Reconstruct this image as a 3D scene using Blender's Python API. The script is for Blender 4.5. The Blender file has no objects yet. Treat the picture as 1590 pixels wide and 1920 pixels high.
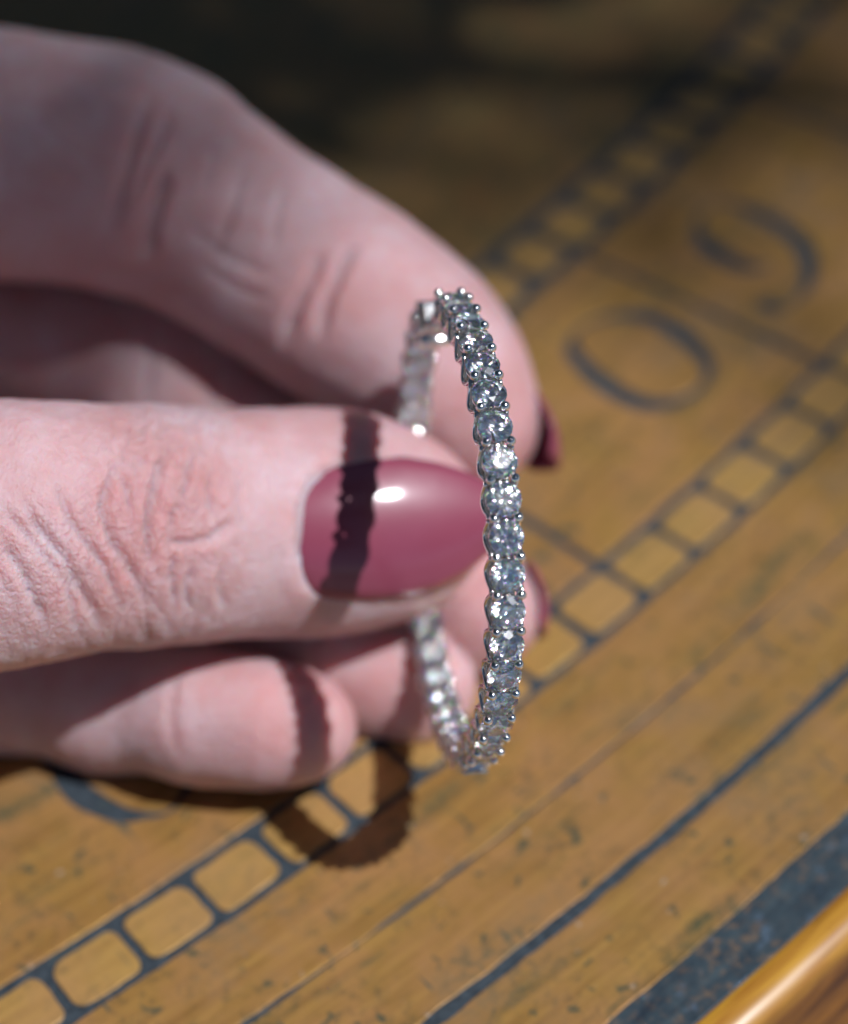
import bpy, bmesh, math, random
import numpy as np
from mathutils import Matrix, Vector, noise as mnoise

scene = bpy.context.scene
rng = np.random.default_rng(7)
random.seed(7)
MM = 0.001

# ------------------------------------------------------------------ frames
# World: metres, z up, the dial face is z = 0.  RW / O take millimetre survey
# coordinates (measured from the lens: x right, y down, z away) to the world.
RW = np.array([[0.99766105, -0.04784658, -0.04881745],
               [0.0, -0.71417273, 0.69996951],
               [-0.06835524, -0.69833231, -0.71250231]])
O = np.array([5.14197763, 25.43925777, 243.56736163])
FPX = 4500.0


def ray(px, py, z):
    return np.array([(px - 795) / FPX * z, (py - 960) / FPX * z, z])


def to_world(P):
    return (np.asarray(P, float) - O) @ RW.T * MM


# ------------------------------------------------------------------ camera
cam_d = bpy.data.cameras.new("camera")
cam = bpy.data.objects.new("camera", cam_d)
scene.collection.objects.link(cam)
right, up, back = RW @ [1, 0, 0], RW @ [0, -1, 0], RW @ [0, 0, -1]
loc = to_world([0, 0, 0])
cam.matrix_world = Matrix([[right[i], up[i], back[i], loc[i]] for i in range(3)] + [[0, 0, 0, 1]])
cam_d.sensor_fit = 'HORIZONTAL'
cam_d.sensor_width = 36.0
cam_d.lens = FPX / 1590 * 36.0
cam_d.clip_start = 0.005
cam_d.clip_end = 50.0
cam_d.dof.use_dof = True
cam_d.dof.focus_distance = 0.2075
cam_d.dof.aperture_fstop = 13.0
scene.camera = cam

# ------------------------------------------------------------------ light
world = bpy.data.worlds.new("World")
scene.world = world
world.use_nodes = True
wn = world.node_tree
sky = wn.nodes.new('ShaderNodeTexSky')
sky.sky_type = 'NISHITA'
sky.sun_disc = False
sky.sun_elevation = math.radians(57.9)
sky.sun_rotation = math.radians(110.3)
sky.air_density = 0.7
sky.dust_density = 1.5
sky.ozone_density = 2.0
sky.altitude = 2500.0
wn.links.new(sky.outputs[0], wn.nodes['Background'].inputs[0])
wn.nodes['Background'].inputs[1].default_value = 0.08

sun_d = bpy.data.lights.new("sun", 'SUN')
sun_d.energy = 5.0
sun_d.angle = math.radians(0.53)
sun_d.color = (0.96, 0.965, 1.0)
sun = bpy.data.objects.new("sun", sun_d)
scene.collection.objects.link(sun)
SUN = Vector((0.49803325, -0.18382456, 0.84744995))
sun.rotation_euler = SUN.to_track_quat('Z', 'Y').to_euler()
sun.location = SUN * 2.0

scene.view_settings.view_transform = 'Standard'
scene.view_settings.look = 'None'
scene.view_settings.exposure = 0.06
scene.view_settings.gamma = 1.0
scene.render.engine = 'CYCLES'
cy = scene.cycles
cy.use_denoising = True
cy.max_bounces = 20
cy.transmission_bounces = 14
cy.glossy_bounces = 8
cy.diffuse_bounces = 4
cy.sample_clamp_indirect = 20.0
cy.blur_glossy = 0.1


# ------------------------------------------------------------------ helpers
def link(o):
    scene.collection.objects.link(o)
    return o


def tag(o, label=None, cat=None, group=None, kind=None):
    if label: o['label'] = label
    if cat: o['category'] = cat
    if group: o['group'] = group
    if kind: o['kind'] = kind
    return o


def empty(name, loc=(0, 0, 0)):
    o = bpy.data.objects.new(name, None)
    o.empty_display_size = 0.005
    o.location = loc
    return link(o)


def mesh_from(name, verts, faces, mat, smooth=True):
    me = bpy.data.meshes.new(name)
    me.from_pydata([tuple(v) for v in verts], [], faces)
    if smooth:
        me.polygons.foreach_set('use_smooth', [True] * len(me.polygons))
    if mat: me.materials.append(mat)
    me.update()
    return me


def obj(name, me, parent=None):
    o = bpy.data.objects.new(name, me)
    if parent: o.parent = parent
    return link(o)


def sst(a, b, x):
    t = min(1, max(0, (x - a) / (b - a)))
    return t * t * (3 - 2 * t)


class NT:
    """small helper for building node materials"""

    def __init__(self, name):
        self.m = bpy.data.materials.new(name)
        self.m.use_nodes = True
        self.t = self.m.node_tree
        self.b = self.t.nodes['Principled BSDF']
        self.out = self.t.nodes['Material Output']

    def n(self, typ, ins=None, **kw):
        nd = self.t.nodes.new('ShaderNode' + typ)
        for k, v in kw.items(): setattr(nd, k, v)
        for k, v in (ins or {}).items(): self.set(nd, k, v)
        return nd

    def set(self, nd, k, v):
        s = nd.inputs[k]
        if hasattr(v, 'is_output'):
            self.t.links.new(v, s)
        else:
            s.default_value = v

    def p(self, **kw):
        for k, v in kw.items():
            self.set(self.b, k.replace('_', ' '), v)

    def coords(self, scale=(1000, 1000, 1000), uv=False, rot=(0, 0, 0)):
        tc = self.n('TexCoord')
        mp = self.n('Mapping', {'Scale': scale, 'Rotation': rot})
        self.t.links.new(tc.outputs['UV' if uv else 'Object'], mp.inputs[0])
        return mp.outputs[0]

    def noise(self, vec, scale, detail=3, rough=.55, dist=0.0):
        return self.n('TexNoise', {'Vector': vec, 'Scale': scale, 'Detail': detail, 'Roughness': rough,
                                   'Distortion': dist}).outputs['Fac']

    def ramp(self, fac, stops, interp='LINEAR'):
        r = self.n('ValToRGB', {'Fac': fac})
        cr = r.color_ramp
        cr.interpolation = interp
        while len(cr.elements) < len(stops): cr.elements.new(0.5)
        for e, (p, c) in zip(cr.elements, stops):
            e.position = p
            e.color = (c, c, c, 1) if isinstance(c, (int, float)) else (*c, 1)
        return r.outputs[0]

    def mix(self, fac, a, b, mode='MIX'):
        m = self.n('Mix', data_type='RGBA', blend_type=mode)
        for s, v in ((0, fac), (6, a), (7, b)):
            if hasattr(v, 'is_output'):
                self.t.links.new(v, m.inputs[s])
            elif isinstance(v, tuple):
                m.inputs[s].default_value = (*v, 1)
            else:
                m.inputs[s].default_value = v
        return m.outputs[2]

    def math(self, op, a, b=0.0):
        m = self.n('Math', operation=op)
        for i, v in enumerate((a, b)):
            if hasattr(v, 'is_output'):
                self.t.links.new(v, m.inputs[i])
            else:
                m.inputs[i].default_value = v
        return m.outputs[0]

    def bump(self, h, dist, strength=1.0, normal=None):
        ins = {'Height': h, 'Distance': dist, 'Strength': strength}
        if normal is not None: ins['Normal'] = normal
        return self.n('Bump', ins).outputs[0]


# ------------------------------------------------------------------ materials
def mat_brass(name, patina=0.45, green=0.75, base=(0.42, 0.242, 0.066), dark=(0.255, 0.134, 0.037), pink=(0.43, 0.222, 0.088)):
    k = NT(name)
    v = k.coords((1000, 1000, 1000), uv=True)            # u along the scale, v across it, in mm
    st = k.n('Mapping', {'Vector': v, 'Scale': (0.030, .55, 1)}).outputs[0]
    streak = k.noise(st, 1.6, 6, .68)
    st2 = k.n('Mapping', {'Vector': v, 'Scale': (0.06, 2.6, 1)}).outputs[0]
    hair = k.noise(st2, 1.8, 3, .6)
    big = k.noise(v, 0.11, 4, .6)
    col = k.mix(k.ramp(streak, [(.36, 0.0), (.62, 1.0)]), dark, base)
    col = k.mix(k.ramp(big, [(.40, 0.0), (.60, 0.75)]), col, pink)
    col = k.mix(k.ramp(hair, [(.40, 0.0), (.66, .35)]), col, dark)
    # mottling, green-black verdigris specks, long stains, pale scratches and dust
    sp = k.noise(v, .75, 6, .72, .3)
    reg = k.noise(v, 0.13, 3, .5)
    f = k.math('MULTIPLY', k.ramp(sp, [(.50, 0.0), (.62, 1.0)]), k.ramp(reg, [(.42, 0.0), (.56, 1.0)]))
    col = k.mix(k.math('MULTIPLY', f, patina), col, (0.06, 0.062, 0.04))
    sp2 = k.noise(v, 0.42, 3, .55, .5)
    col = k.mix(k.math('MULTIPLY', k.ramp(sp2, [(.63, 0.0), (.68, 1.0)]), green), col, (0.045, 0.075, 0.055))
    st3 = k.n('Mapping', {'Vector': v, 'Scale': (0.05, .24, 1)}).outputs[0]
    sm = k.math('MULTIPLY', k.ramp(k.noise(st3, 1.0, 5, .6), [(.56, 0.0), (.68, 1.0)]), k.ramp(sp, [(.36, .2), (.56, 1.0)]))
    col = k.mix(k.math('MULTIPLY', sm, green), col, (0.06, 0.085, 0.05))
    st4 = k.n('Mapping', {'Vector': v, 'Scale': (.9, .16, 1), 'Rotation': (0, 0, .5)}).outputs[0]
    col = k.mix(k.math('MULTIPLY', k.ramp(k.noise(st4, .55, 2, .5), [(.70, 0.0), (.73, 1.0)]), green), col, (0.05, 0.085, 0.075))
    cl = k.math('MULTIPLY', k.ramp(k.noise(v, .055, 5, .65), [(.52, 0.0), (.64, .55)]), k.ramp(sp, [(.38, .25), (.56, 1.0)]))
    col = k.mix(k.math('MULTIPLY', cl, green), col, (0.13, 0.135, 0.085))
    lt = k.noise(v, .8, 2, .5)
    col = k.mix(k.ramp(lt, [(.71, 0.0), (.75, .6)]), col, (0.46, 0.40, 0.34))
    rough = k.math('ADD', k.math('MULTIPLY', hair, .26), .30)
    k.p(Base_Color=col, Metallic=0.4, Roughness=rough, Anisotropic=0.3)
    h = k.math('ADD', k.math('MULTIPLY', hair, .7), k.math('MULTIPLY', sp, .6))
    k.p(Normal=k.bump(h, 0.00004, .6))
    return k.m


def mat_filler():
    k = NT('dark_blue_grey_wax')
    v = k.coords()
    n = k.noise(v, 1.3, 5, .6)
    col = k.mix(k.ramp(n, [(.35, 0.0), (.7, 1.0)]), (0.012, 0.019, 0.026), (0.042, 0.058, 0.072))
    col = k.mix(k.ramp(k.noise(v, .4, 3), [(.58, 0.0), (.72, .6)]), col, (0.030, 0.045, 0.040))
    k.p(Base_Color=col, Roughness=0.6, Specular_IOR_Level=0.35)
    k.p(Normal=k.bump(k.noise(v, 4.0, 4, .6), 0.00006, .7))
    return k.m


def mat_patina():
    k = NT('blue_black_patina')
    v = k.coords((1000, 1000, 1000), uv=True)
    n = k.noise(v, .42, 6, .72, .4)
    reg = k.noise(v, .13, 3, .5)
    sk = k.noise(k.n('Mapping', {'Vector': v, 'Scale': (.08, 1.0, 1)}).outputs[0], .9, 5, .65)
    n = k.math('ADD', k.math('MULTIPLY', n, .55), k.math('MULTIPLY', sk, .45))
    col = k.mix(k.ramp(n, [(.36, 0.0), (.62, 1.0)]), (0.012, 0.022, 0.034), (0.045, 0.068, 0.080))
    f = k.math('MULTIPLY', k.ramp(k.noise(v, .75, 5, .7), [(.50, 0.0), (.64, .8)]), k.ramp(reg, [(.38, .1), (.62, .95)]))
    col = k.mix(f, col, (0.19, 0.115, 0.06))
    col = k.mix(k.ramp(k.noise(v, .5, 4, .6), [(.58, 0.0), (.7, .5)]), col, (0.10, 0.15, 0.22))
    k.p(Base_Color=col, Roughness=0.45, Metallic=0.2)
    k.p(Normal=k.bump(n, 0.0001, .6))
    return k.m


def mat_wood():
    k = NT('lacquered_amber_wood')
    v = k.coords((1000, 1000, 1000), uv=True)
    st = k.n('Mapping', {'Vector': v, 'Scale': (0.06, 1.0, 1)}).outputs[0]
    n = k.noise(st, 1.1, 5, .6, .5)
    col = k.mix(k.ramp(n, [(.32, 0.0), (.62, 1.0)]), (0.24, 0.085, 0.008), (0.42, 0.215, 0.020))
    sv = k.n('SeparateXYZ', {'Vector': v}).outputs[1]
    outer = k.ramp(k.math('MULTIPLY', k.math('SUBTRACT', sv, 4.7), 1.1), [(0.0, 0.0), (1.0, 1.0)])
    stained = k.mix(k.ramp(n, [(.30, 0.0), (.70, 1.0)]), (0.04, 0.012, 0.002), (0.17, 0.066, 0.007))
    col = k.mix(outer, col, stained)
    st2 = k.n('Mapping', {'Vector': v, 'Scale': (0.10, 2.4, 1)}).outputs[0]
    col = k.mix(k.ramp(k.noise(st2, .8, 4, .6, .8), [(.60, 0.0), (.70, .85)]), col, (0.05, 0.016, 0.004))
    k.p(Base_Color=col, Roughness=0.7, Specular_IOR_Level=0.1, Coat_Weight=1.0, Coat_Roughness=0.235, Coat_IOR=1.65)
    k.p(Normal=k.bump(n, 0.00006, .5))
    return k.m


def mat_skin():
    k = NT('skin')
    v = k.coords()
    n1 = k.noise(v, .16, 4, .6)
    n2 = k.noise(v, .7, 4, .6)
    col = k.mix(k.ramp(n1, [(.35, 0.0), (.65, 1.0)]), (0.53, 0.30, 0.305), (0.58, 0.415, 0.445))
    col = k.mix(k.math('MULTIPLY', k.ramp(n2, [(.5, 0.0), (.7, 1.0)]), .35), col, (0.50, 0.25, 0.245))
    fl = k.n('Attribute', attribute_name='flush').outputs['Fac']
    col = k.mix(k.math('MULTIPLY', fl, .55), col, (0.52, 0.225, 0.22))
    k.p(Base_Color=col, Subsurface_Weight=0.8, Subsurface_Radius=(1.0, 0.20, 0.10), Subsurface_Scale=0.0044,
        Roughness=0.33, Specular_IOR_Level=0.7)
    vo = k.n('TexVoronoi', {'Vector': v, 'Scale': 1.5, 'Randomness': 1.0}, feature='DISTANCE_TO_EDGE').outputs['Distance']
    cells = k.ramp(vo, [(0.0, 0.0), (0.16, 1.0)])
    st = k.n('Mapping', {'Vector': v, 'Scale': (.9, .45, .8), 'Rotation': (0, 0, .35)}).outputs[0]
    fine = k.noise(st, 2.2, 5, .65)
    h = k.math('ADD', k.math('MULTIPLY', cells, .08), k.math('MULTIPLY', fine, .9))
    micro = k.noise(v, 7.0, 3, .6)
    h = k.math('ADD', h, k.math('MULTIPLY', micro, .18))
    nb = k.bump(h, 0.0005, .75)
    cr = k.n('Attribute', attribute_name='crinkle').outputs['Fac']
    wv = k.n('Mapping', {'Vector': v, 'Scale': (1.0, .55, .8), 'Rotation': (0, 0, .45)}).outputs[0]
    g1 = k.math('ABSOLUTE', k.math('SUBTRACT', k.noise(wv, .95, 3, .55, .6), .5))
    g2 = k.math('ABSOLUTE', k.math('SUBTRACT', k.noise(v, 1.5, 2, .5, .3), .5))
    hh = k.math('MULTIPLY', k.math('ADD', k.math('MINIMUM', g1, .09), k.math('MULTIPLY', k.math('MINIMUM', g2, .08), .6)), cr)
    k.p(Normal=k.bump(hh, 0.0022, .9, nb))
    return k.m


def mat_polish():
    k = NT('rose_pink_nail_polish')
    v = k.coords()
    n = k.noise(v, .35, 2)
    col = k.mix(n, (0.205, 0.040, 0.070), (0.228, 0.046, 0.080))
    k.p(Base_Color=col, Roughness=0.4, Coat_Weight=0.6, Coat_Roughness=0.11, Specular_IOR_Level=0.3)
    k.p(Normal=k.bump(k.noise(v, .5, 2), 0.00004, .6))
    return k.m


def mat_metal():
    k = NT('polished_white_gold')
    v = k.coords()
    k.p(Base_Color=(0.80, 0.79, 0.78, 1), Metallic=1.0, Roughness=0.11)
    k.p(Normal=k.bump(k.noise(v, 3.0, 3), 0.00002, .5))
    return k.m


def mat_diamond():
    k = NT('diamond')
    # dispersion: one sharp refraction per colour
    gs = [k.n('BsdfGlass', {'Color': c, 'Roughness': .02, 'IOR': i}) for c, i in
          (((1, 0, 0, 1), 2.39), ((0, 1, 0, 1), 2.42), ((0, 0, 1, 1), 2.46))]
    a1, a2 = k.n('AddShader'), k.n('AddShader')
    k.t.links.new(gs[0].outputs[0], a1.inputs[0])
    k.t.links.new(gs[1].outputs[0], a1.inputs[1])
    k.t.links.new(a1.outputs[0], a2.inputs[0])
    k.t.links.new(gs[2].outputs[0], a2.inputs[1])
    soft = k.n('BsdfGlass', {'Color': (1, 1, 1, 1), 'Roughness': .19, 'IOR': 2.42})
    mx = k.n('MixShader', {'Fac': .58})
    k.t.links.new(a2.outputs[0], mx.inputs[1])
    k.t.links.new(soft.outputs[0], mx.inputs[2])
    k.t.links.new(mx.outputs[0], k.out.inputs[0])
    return k.m


def mat_pavilion():
    k = NT('diamond_pavilion')          # the lower facets return all light
    g = k.n('BsdfGlossy', {'Color': (.98, .99, 1, 1), 'Roughness': .04})
    k.t.links.new(g.outputs[0], k.out.inputs[0])
    return k.m


M_BRASS = mat_brass('engraved_brass')
M_BRASS_CELL = mat_brass('engraved_brass_cells', .22, .25, (0.49, 0.302, 0.09), (0.36, 0.208, 0.062), (0.47, 0.27, 0.105))
M_BRASS_OLD = mat_brass('tarnished_brass', .65, .8, (0.31, 0.195, 0.066), (0.155, 0.107, 0.042), (0.32, 0.16, 0.055))
M_FILL, M_PATINA, M_WOOD = mat_filler(), mat_patina(), mat_wood()
M_SKIN, M_POLISH, M_METAL, M_DIAMOND = mat_skin(), mat_polish(), mat_metal(), mat_diamond()

# ------------------------------------------------------------------ the engraved dial
# polar coordinates: r in mm from the dial's centre, a in degrees along the scale
DIAL_C = Vector((-0.33909512914, 0.37319585806, 0.0))
AX = np.array([0.700713567, 0.713442708])
AY = np.array([-0.713442708, 0.700713567])


def pol(r, a, z=0.0):
    """point in the dial's own frame, metres"""
    t = math.radians(a)
    q = AX * (r * math.sin(t)) - AY * (r * math.cos(t))
    return (q[0] * MM, q[1] * MM, z * MM)


dial = empty('engraved_dial', DIAL_C)
tag(dial, 'old engraved brass dial plate with dark filled lines, square scale cells and numerals', 'dial plate')

DA = 0.95963            # one scale division, degrees
wob = random.Random(3)


def wobble(pts, amp=.09):
    """hand-cut edge: pts are (r, a)"""
    out = []
    ph = wob.random() * 40
    for i, (r, a) in enumerate(pts):
        s = a * 8.7
        out.append((r + amp * (mnoise.noise((s * .35 + ph, r * .35, 1.3)) + .6 * mnoise.noise((s * 1.3, r * 1.3, ph))),
                    a + amp * .11 * mnoise.noise((s * .6, r * .6, ph + 7))))
    return out


def panel(name, outline, mat, holes=(), top=0.0, thick=.28, bev=.07, parent=dial, offset=True):
    """a brass field: outline (and holes) in polar mm, rounded rim, cut down to the dark filler"""
    cu = bpy.data.curves.new(name, 'CURVE')
    cu.dimensions = '2D'
    cu.fill_mode = 'BOTH'
    cu.extrude = thick / 2
    cu.bevel_depth = bev
    cu.bevel_resolution = 1
    if offset: cu.offset = -bev
    for ring in [outline] + list(holes):
        sp = cu.splines.new('POLY')
        sp.points.add(len(ring) - 1)
        for p, (r, a) in zip(sp.points, ring):
            q = pol(r, a)
            p.co = (q[0] * 1000, q[1] * 1000, 0, 1)
        sp.use_cyclic_u = True
    tmp = bpy.data.objects.new(name, cu)
    link(tmp)
    dg = bpy.context.evaluated_depsgraph_get()
    me = bpy.data.meshes.new_from_object(tmp.evaluated_get(dg))
    bpy.data.objects.remove(tmp)
    bpy.data.curves.remove(cu)
    n = len(me.vertices)
    co = np.empty(n * 3)
    me.vertices.foreach_get('co', co)
    co = co.reshape(-1, 3)
    co[:, 2] += top - thick / 2 - bev
    co *= MM
    me.vertices.foreach_set('co', co.ravel())
    uv = me.uv_layers[0] if me.uv_layers else me.uv_layers.new(name='UVMap')
    li = np.empty(len(me.loops), int)
    me.loops.foreach_get('vertex_index', li)
    p2 = co[:, :2]
    x, y = p2 @ AX, p2 @ AY
    r = np.hypot(x, y)
    a = np.arctan2(x, -y)
    me_uv = np.stack([a * 0.5, r], 1)[li]
    uv.data.foreach_set('uv', me_uv.ravel())
    me.materials.clear()
    me.materials.append(mat)
    me.name = name
    o = obj(name, me, parent)
    return o


def arc(r, a0, a1, step=.12):
    n = max(2, int(abs(a1 - a0) / step))
    return [(r, a0 + (a1 - a0) * i / n) for i in range(n + 1)]


def cell_outline(r0, r1, a0, a1, rc):
    """rounded square, r0<r1 in mm; rc corner radius in mm"""
    rm = (r0 + r1) / 2
    k = math.degrees(1 / rm)
    pts = []
    jit = lambda s: wob.uniform(-s, s)
    for (rr, aa, sr, sa, st) in ((r1, a1, -1, -1, 0), (r0, a1, 1, -1, 90), (r0, a0, 1, 1, 180), (r1, a0, -1, 1, 270)):
        c = rc * wob.uniform(.75, 1.3)
        cr, ca = rr + sr * c, aa + sa * c * k
        for i in range(6):
            t = math.radians(st + 90 * i / 5)
            # direction: starts towards +r... corner swept clockwise in (a, r)
            dr = {0: math.cos(t), 90: math.cos(t), 180: math.cos(t), 270: math.cos(t)}[st]
            da = math.sin(t)
            pts.append((cr + c * dr, ca + c * da * k))
    return wobble(densify(pts), .17)


def densify(pts, step=.9):
    out = []
    n = len(pts)
    for i in range(n):
        (r0, a0), (r1, a1) = pts[i], pts[(i + 1) % n]
        L = math.hypot(r1 - r0, (a1 - a0) * 8.5)
        m = max(1, int(L / step))
        for j in range(m):
            out.append((r0 + (r1 - r0) * j / m, a0 + (a1 - a0) * j / m))
    return out


def stroke_ring(pts, closed):
    """outline(s) of a brush-like stroke; pts (r, a, half width mm)"""
    n = len(pts)
    P = [np.array([p[0], p[1] * 8.4]) for p in pts]
    Wd = [p[2] for p in pts]

    def cr(arr, i, t):
        g = (lambda j: arr[j % n]) if closed else (lambda j: arr[min(max(j, 0), n - 1)])
        p0, p1, p2, p3 = g(i - 1), g(i), g(i + 1), g(i + 2)
        return .5 * ((2 * p1) + (p2 - p0) * t + (2 * p0 - 5 * p1 + 4 * p2 - p3) * t * t + (3 * p1 - p0 - 3 * p2 + p3) * t ** 3)
    C, H = [], []
    for i in range(n if closed else n - 1):
        for t in (0, .2, .4, .6, .8):
            C.append(cr(P, i, t))
            H.append(max(.16, 1.22 * cr(np.array(Wd), i, t)))
    if not closed:
        C.append(P[-1])
        H.append(Wd[-1])
    m = len(C)
    L, R = [], []
    for i in range(m):
        d = (C[(i + 1) % m] - C[i - 1]) if closed else (C[min(i + 1, m - 1)] - C[max(i - 1, 0)])
        d = d / (np.linalg.norm(d) + 1e-9)
        nn = np.array([-d[1], d[0]])
        L.append(C[i] + nn * H[i])
        R.append(C[i] - nn * H[i])
    f = lambda arr: [(q[0], q[1] / 8.4) for q in arr]
    if closed:
        return [f(L), f(R)]
    return [f(L + R[::-1])]


ZERO = [(469.91, 2.943, 0.8), (475.6, 2.697, 1.0), (479.59, 2.661, 1.05), (482.94, 2.75, 0.95), (485.24, 3.079, 0.55),
        (485.63, 3.505, 0.28), (484.38, 3.831, 0.6), (481.5, 4.036, 0.9), (477.87, 4.172, 1.05), (473.74, 4.201, 1.0),
        (470.43, 3.984, 0.7), (468.34, 3.635, 0.3), (468.14, 3.248, 0.3)]
NINE = [(479.96, 6.203, 0.2), (478.89, 6.015, 0.5), (477.27, 5.929, 0.95), (474.09, 5.939, 1.1), (470.91, 6.058, 0.95),
        (468.45, 6.304, 0.5), (467.36, 6.714, 0.22), (468.74, 7.057, 0.35), (472.19, 7.092, 0.85), (476.38, 7.035, 1.0),
        (480.73, 6.833, 1.05), (483.8, 6.504, 0.9), (485.71, 6.04, 0.5), (485.93, 5.607, 0.3), (485.2, 5.422, 0.5),
        (483.88, 5.385, 0.95), (482.55, 5.46, 0.6)]
LOW = [(472.77, -6.837, 0.9), (474.64, -6.902, 1.0), (477.04, -6.953, 1.15), (479.65, -6.959, 1.2), (481.92, -6.886, 1.1),
       (484.67, -6.748, 0.85), (486.16, -6.551, 0.45), (487.41, -6.235, 0.22)]
cr_, ca_ = 478.3, -6.15
LOW = LOW + [(2 * cr_ - r, 2 * ca_ - a, w) for r, a, w in LOW]

# dark filler bed showing in every groove
n = 90
bed_v, bed_f = [], []
for i in range(n + 1):
    a = -24 + 48 * i / n
    bed_v += [pol(300, a, -.20), pol(541.2, a, -.20), pol(541.2, a, -3.0), pol(300, a, -3.0)]
for i in range(n):
    b = i * 4
    for j in range(4):
        bed_f.append((b + j, b + (j + 1) % 4, b + 4 + (j + 1) % 4, b + 4 + j))
obj('groove_filler', mesh_from('groove_filler', bed_v, bed_f, M_FILL, False), dial)

# outer scale cells, inner scale cells
R_OB, R_OT, R_IB, R_IT = 502.0, 494.8, 459.1, 450.6
for k in range(-22, 23):
    a0, a1 = k * DA, (k + 1) * DA
    j = wob.uniform(-.012, .012)
    o = panel('scale_cell', cell_outline(R_OT + .66, R_OB - .60, a0 + .062 + j, a1 - .062 + j, 1.25), M_BRASS_CELL)
    panel('scale_cell', cell_outline(R_IT + 1.0, R_IB - 1.0, a0 + .11, a1 - .11, 1.5), M_BRASS_CELL)

# numeral fields between the two scales, each cut through by its numeral
for s in range(-4, 4):
    a0, a1 = s * 5 * DA, (s + 1) * 5 * DA
    g = math.degrees(.55 / 477)
    out = arc(R_OT - .48, a0 + g, a1 - g) + arc(R_IB + .8, a1 - g, a0 + g)
    out = wobble(densify(out, 1.2), .12)
    holes = []
    if s == 0: holes = stroke_ring(ZERO, True)
    if s == 1: holes = stroke_ring(NINE, False)
    if s == -2: holes = stroke_ring(LOW, True)
    panel('numeral_field', out, M_BRASS, holes)

def rough_arc(r, a0, a1, seed):
    """a worn scribed line: its lips open and close"""
    return [(q + .34 * (-1 if seed == 1 else 1) * mnoise.noise((a * 1.3, 3.7, 0)), a) for q, a in arc(r, a0, a1)]


# plain tarnished field inside, plain rings outside
panel('inner_field', wobble(densify(arc(R_IT - .9, -23.5, 23.5) + arc(302, 23.5, -23.5), 1.5), .12), M_BRASS_OLD)
panel('plain_ring', wobble(densify(rough_arc(512.58, -23.5, 23.5, 1) + arc(R_OB + .36, 23.5, -23.5), 1.2), .16), M_BRASS, bev=.05)
panel('plain_ring', wobble(densify(arc(523.5, -23.5, 23.5) + rough_arc(513.02, 23.5, -23.5, 2), 1.2), .16), M_BRASS, bev=.05)
panel('plain_ring', wobble(densify(arc(535.2, -23.5, 23.5) + arc(524.98, 23.5, -23.5), 1.2), .20), M_BRASS)
panel('patinated_ring', densify(arc(540.9, -23.5, 23.5) + arc(535.3, 23.5, -23.5), 1.2), M_PATINA, top=-.10)

# ------------------------------------------------------------------ wooden rim
prof = [(541.0, -3.0), (541.0, .05), (541.12, .28), (541.4, .40), (542.0, .48), (542.7, .48), (543.2, .40), (543.6, .27),
        (544.0, .09), (544.4, -.14), (544.8, -.42), (545.3, -.84), (546.0, -1.55), (547.0, -2.7), (549.0, -5.0), (551.0, -6.8), (554.0, -8.3),
        (557.0, -8.9), (560.0, -9.3), (560.0, -14.0), (541.0, -14.0)]
rv, rf, ruv = [], [], []
n = 160
cum = [0]
for p, q in zip(prof, prof[1:]): cum.append(cum[-1] + math.hypot(q[0] - p[0], q[1] - p[1]))
for i in range(n + 1):
    a = -23.5 + 47 * i / n
    for j, (r, z) in enumerate(prof):
        rv.append(pol(r, a, z + .05 * mnoise.noise((a * 3, r, 0))))
        ruv.append((math.radians(a) * .545, (r - 540) * MM))
m = len(prof)
for i in range(n):
    for j in range(m):
        rf.append((i * m + j, i * m + (j + 1) % m, (i + 1) * m + (j + 1) % m, (i + 1) * m + j))
me = mesh_from('wooden_rim', rv, rf, M_WOOD, True)
uv = me.uv_layers.new(name='UVMap')
for l in me.loops: uv.data[l.index].uv = ruv[l.vertex_index]
rim = obj('wooden_rim', me)
rim.location = DIAL_C
tag(rim, 'glossy amber wooden rim with dark grain along the outer edge of the brass dial', 'rim')

# ------------------------------------------------------------------ the diamond hoop
HC = np.array([3.01867104, 1.50766768, 223.874994])
HN = np.array([-0.98144621, 0.0616184, -0.1815668])       # axis, towards the left
HA = np.array([0.181912472, 0.0, -0.983314727])           # phase 0: nearest to the lens
HB = np.array([-0.06059028, -0.99809978, -0.01120916])    # phase 90: top
RS = 21.5
PITCH = 2 * math.pi / 41.5073727894
PH0 = math.radians(67.674) 

hoop = empty('diamond_hoop_earring', to_world(HC + HB * -23.2))
tag(hoop, 'white gold hoop earring with a row of round diamonds, held between two fingers', 'earring')
bpy.context.view_layer.update()


def hoop_frame(phase, radius, inward=False):
    rad = HA * math.cos(phase) + HB * math.sin(phase)
    tan = -HA * math.sin(phase) + HB * math.cos(phase)
    z = -rad if inward else rad
    x = HN
    y = np.cross(z, x)
    P = to_world(HC + rad * radius) - np.array(hoop.location)
    X, Y, Z = RW @ x, RW @ y, RW @ z
    return Matrix([[X[i], Y[i], Z[i], P[i]] for i in range(3)] + [[0, 0, 0, 1]])


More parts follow.
